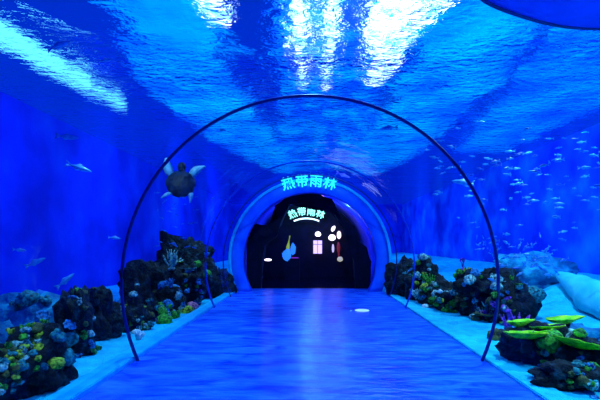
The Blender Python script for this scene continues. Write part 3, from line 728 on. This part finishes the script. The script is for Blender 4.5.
for k in range(30):
    x, y = rnd.uniform(150, 215), rnd.uniform(190, 250)
    fish(fm2, x, y, rnd.uniform(8.5, 10), rnd.gauss(.3, .5), rnd.gauss(0, .3), 'tiny blue fish %s above the left-hand far reef, %s' % ('high' if y < 206 else 'midway' if y < 228 else 'low', 'left of the turtle' if x < 168 else 'under the turtle' if x < 192 else 'right of the turtle'), 'fish above the left far reef', .8)

# sea turtle seen from below and behind
lil = fish_mesh('fish_body_lilac', .5, .22); lil.materials.append(rough_mat('lilac_fish', [(.25, .15, .9), (.5, .4, 1)], 8, .4, 0))
o = bpy.data.objects.new('fish', lil); C.objects.link(o); o.location = px(344, 179.5, 12.6)+Vector((0, 0, .12)); o.rotation_euler = (0, .35, PI*0); o.scale = (.8, .8, .8); tag(o, 'lilac fish pointing down to the right, beside the cyan characters', 'fish')
t = empty('sea_turtle', px(181, 184, 8.8)); t.rotation_euler = (math.radians(62), 0, math.radians(12))
bm = bmesh.new(); lump(bm, (0, 0, 0), (.29, .32, .13), 4, .08, 2, 3)
for v in bm.verts:
    if v.co.z < -.04: v.co.z = -.04-(-.04-v.co.z)*.3
obj('shell', bm, SHELLM, t)
bm = bmesh.new(); lump(bm, (0, .43, .0), (.085, .12, .075), 3, .08, 2, 1); tube(bm, [(0, .26, 0), (0, .38, 0)], [.07, .06], 10); obj('head', bm, SHELLM, t)
def flip(p, q, w0, seed):
    bm = bmesh.new(); p, q = Vector(p), Vector(q); d = q-p; nrm = Vector((-d.y, d.x, 0)).normalized(); m = 8; rows = []
    for k in range(m+1):
        u = k/m; c = p+d*u+nrm*(-.10*u*u)+Vector((0, 0, .05*math.sin(u*PI))); ww = w0*(.55+.9*math.sin(PI*min(1, u*.8+.12)))*(1-u*.55); th = .02*(1-u*.7)
        rows.append([bm.verts.new(c+nrm*ww+Vector((0, 0, 0))), bm.verts.new(c+Vector((0, 0, th))), bm.verts.new(c-nrm*ww), bm.verts.new(c-Vector((0, 0, th)))])
    for a, b in zip(rows, rows[1:]):
        for i in range(4): bm.faces.new((a[i], a[(i+1) % 4], b[(i+1) % 4], b[i]))
    bm.faces.new(rows[0]); bm.faces.new(rows[-1][::-1]); obj('flipper', bm, SKINM, t)
flip((-.2, .2, 0), (-.40, .52, .10), .085, 1); flip((.2, .2, 0), (.40, .46, .10), .085, 2)
flip((-.18, -.22, 0), (-.28, -.40, 0), .05, 3); flip((.18, -.22, 0), (.28, -.40, 0), .05, 4)
tag(t, 'dark round-shelled sea turtle with pale flippers above the left-hand reef', 'turtle')

# big ray gliding over the tunnel, upper right
r = empty('stingray', (3.25, 4.18, 3.92))
bm = bmesh.new(); n, m = 72, 12
def rim(a):
    c, s_ = math.cos(a), math.sin(a)
    k = 1+.05*math.cos(4*a)+.03*math.cos(2*a)
    return c*1.50*k, s_*.66*k
top, bot = [], []
for j in range(1, m+1):
    u = j/m; ta, ba = [], []
    for k in range(n):
        x, y = rim(2*PI*k/n); zz = .10*(1-u*u)**.8*math.exp(-(x*u/1.0)**2); lift = .03*(x*u)**2
        ta.append(bm.verts.new((x*u, y*u, lift+zz+.01))); ba.append(bm.verts.new((x*u, y*u, lift-zz*.5-.01)))
    top.append(ta); bot.append(ba)
ct, cb = bm.verts.new((0, 0, .11)), bm.verts.new((0, 0, -.06))
for k in range(n):
    q = (k+1) % n
    bm.faces.new((ct, top[0][k], top[0][q])); bm.faces.new((cb, bot[0][q], bot[0][k]))
    for j in range(m-1): bm.faces.new((top[j][k], top[j+1][k], top[j+1][q], top[j][q])); bm.faces.new((bot[j][k], bot[j][q], bot[j+1][q], bot[j+1][k]))
    bm.faces.new((top[-1][k], bot[-1][k], bot[-1][q], top[-1][q]))
obj('body', bm, RAYM, r)
bm = bmesh.new(); P = [Vector((rim(2*PI*k/n)[0], rim(2*PI*k/n)[1], .03*rim(2*PI*k/n)[0]**2)) for k in range(n)]+[Vector((rim(0)[0], 0, .03*rim(0)[0]**2))]
tube(bm, P, [.030]*(n+1), 6, cap=False); obj('wing_margin', bm, RAYD, r)
bm = bmesh.new(); tube(bm, [(0, -.6, .02), (0, -1.1, .04), (.1, -1.9, .1)], [.05, .03, .008], 8); obj('tail', bm, RAYM, r)
bm = bmesh.new()
for s in (-1, 1):
    for k in range(4): tube(bm, [(s*.10, .18-.09*k, -.066), (s*.2, .17-.09*k, -.062)], [.012, .008], 6)
obj('gill_slits', bm, RAYD, r)
bm = bmesh.new(); tube(bm, [(-.1, .36, -.055), (0, .38, -.058), (.1, .36, -.055)], [.015, .02, .015], 6); obj('mouth', bm, RAYD, r)
tag(r, 'big dark blue ray with darker rim gliding over the tunnel at top right', 'ray')
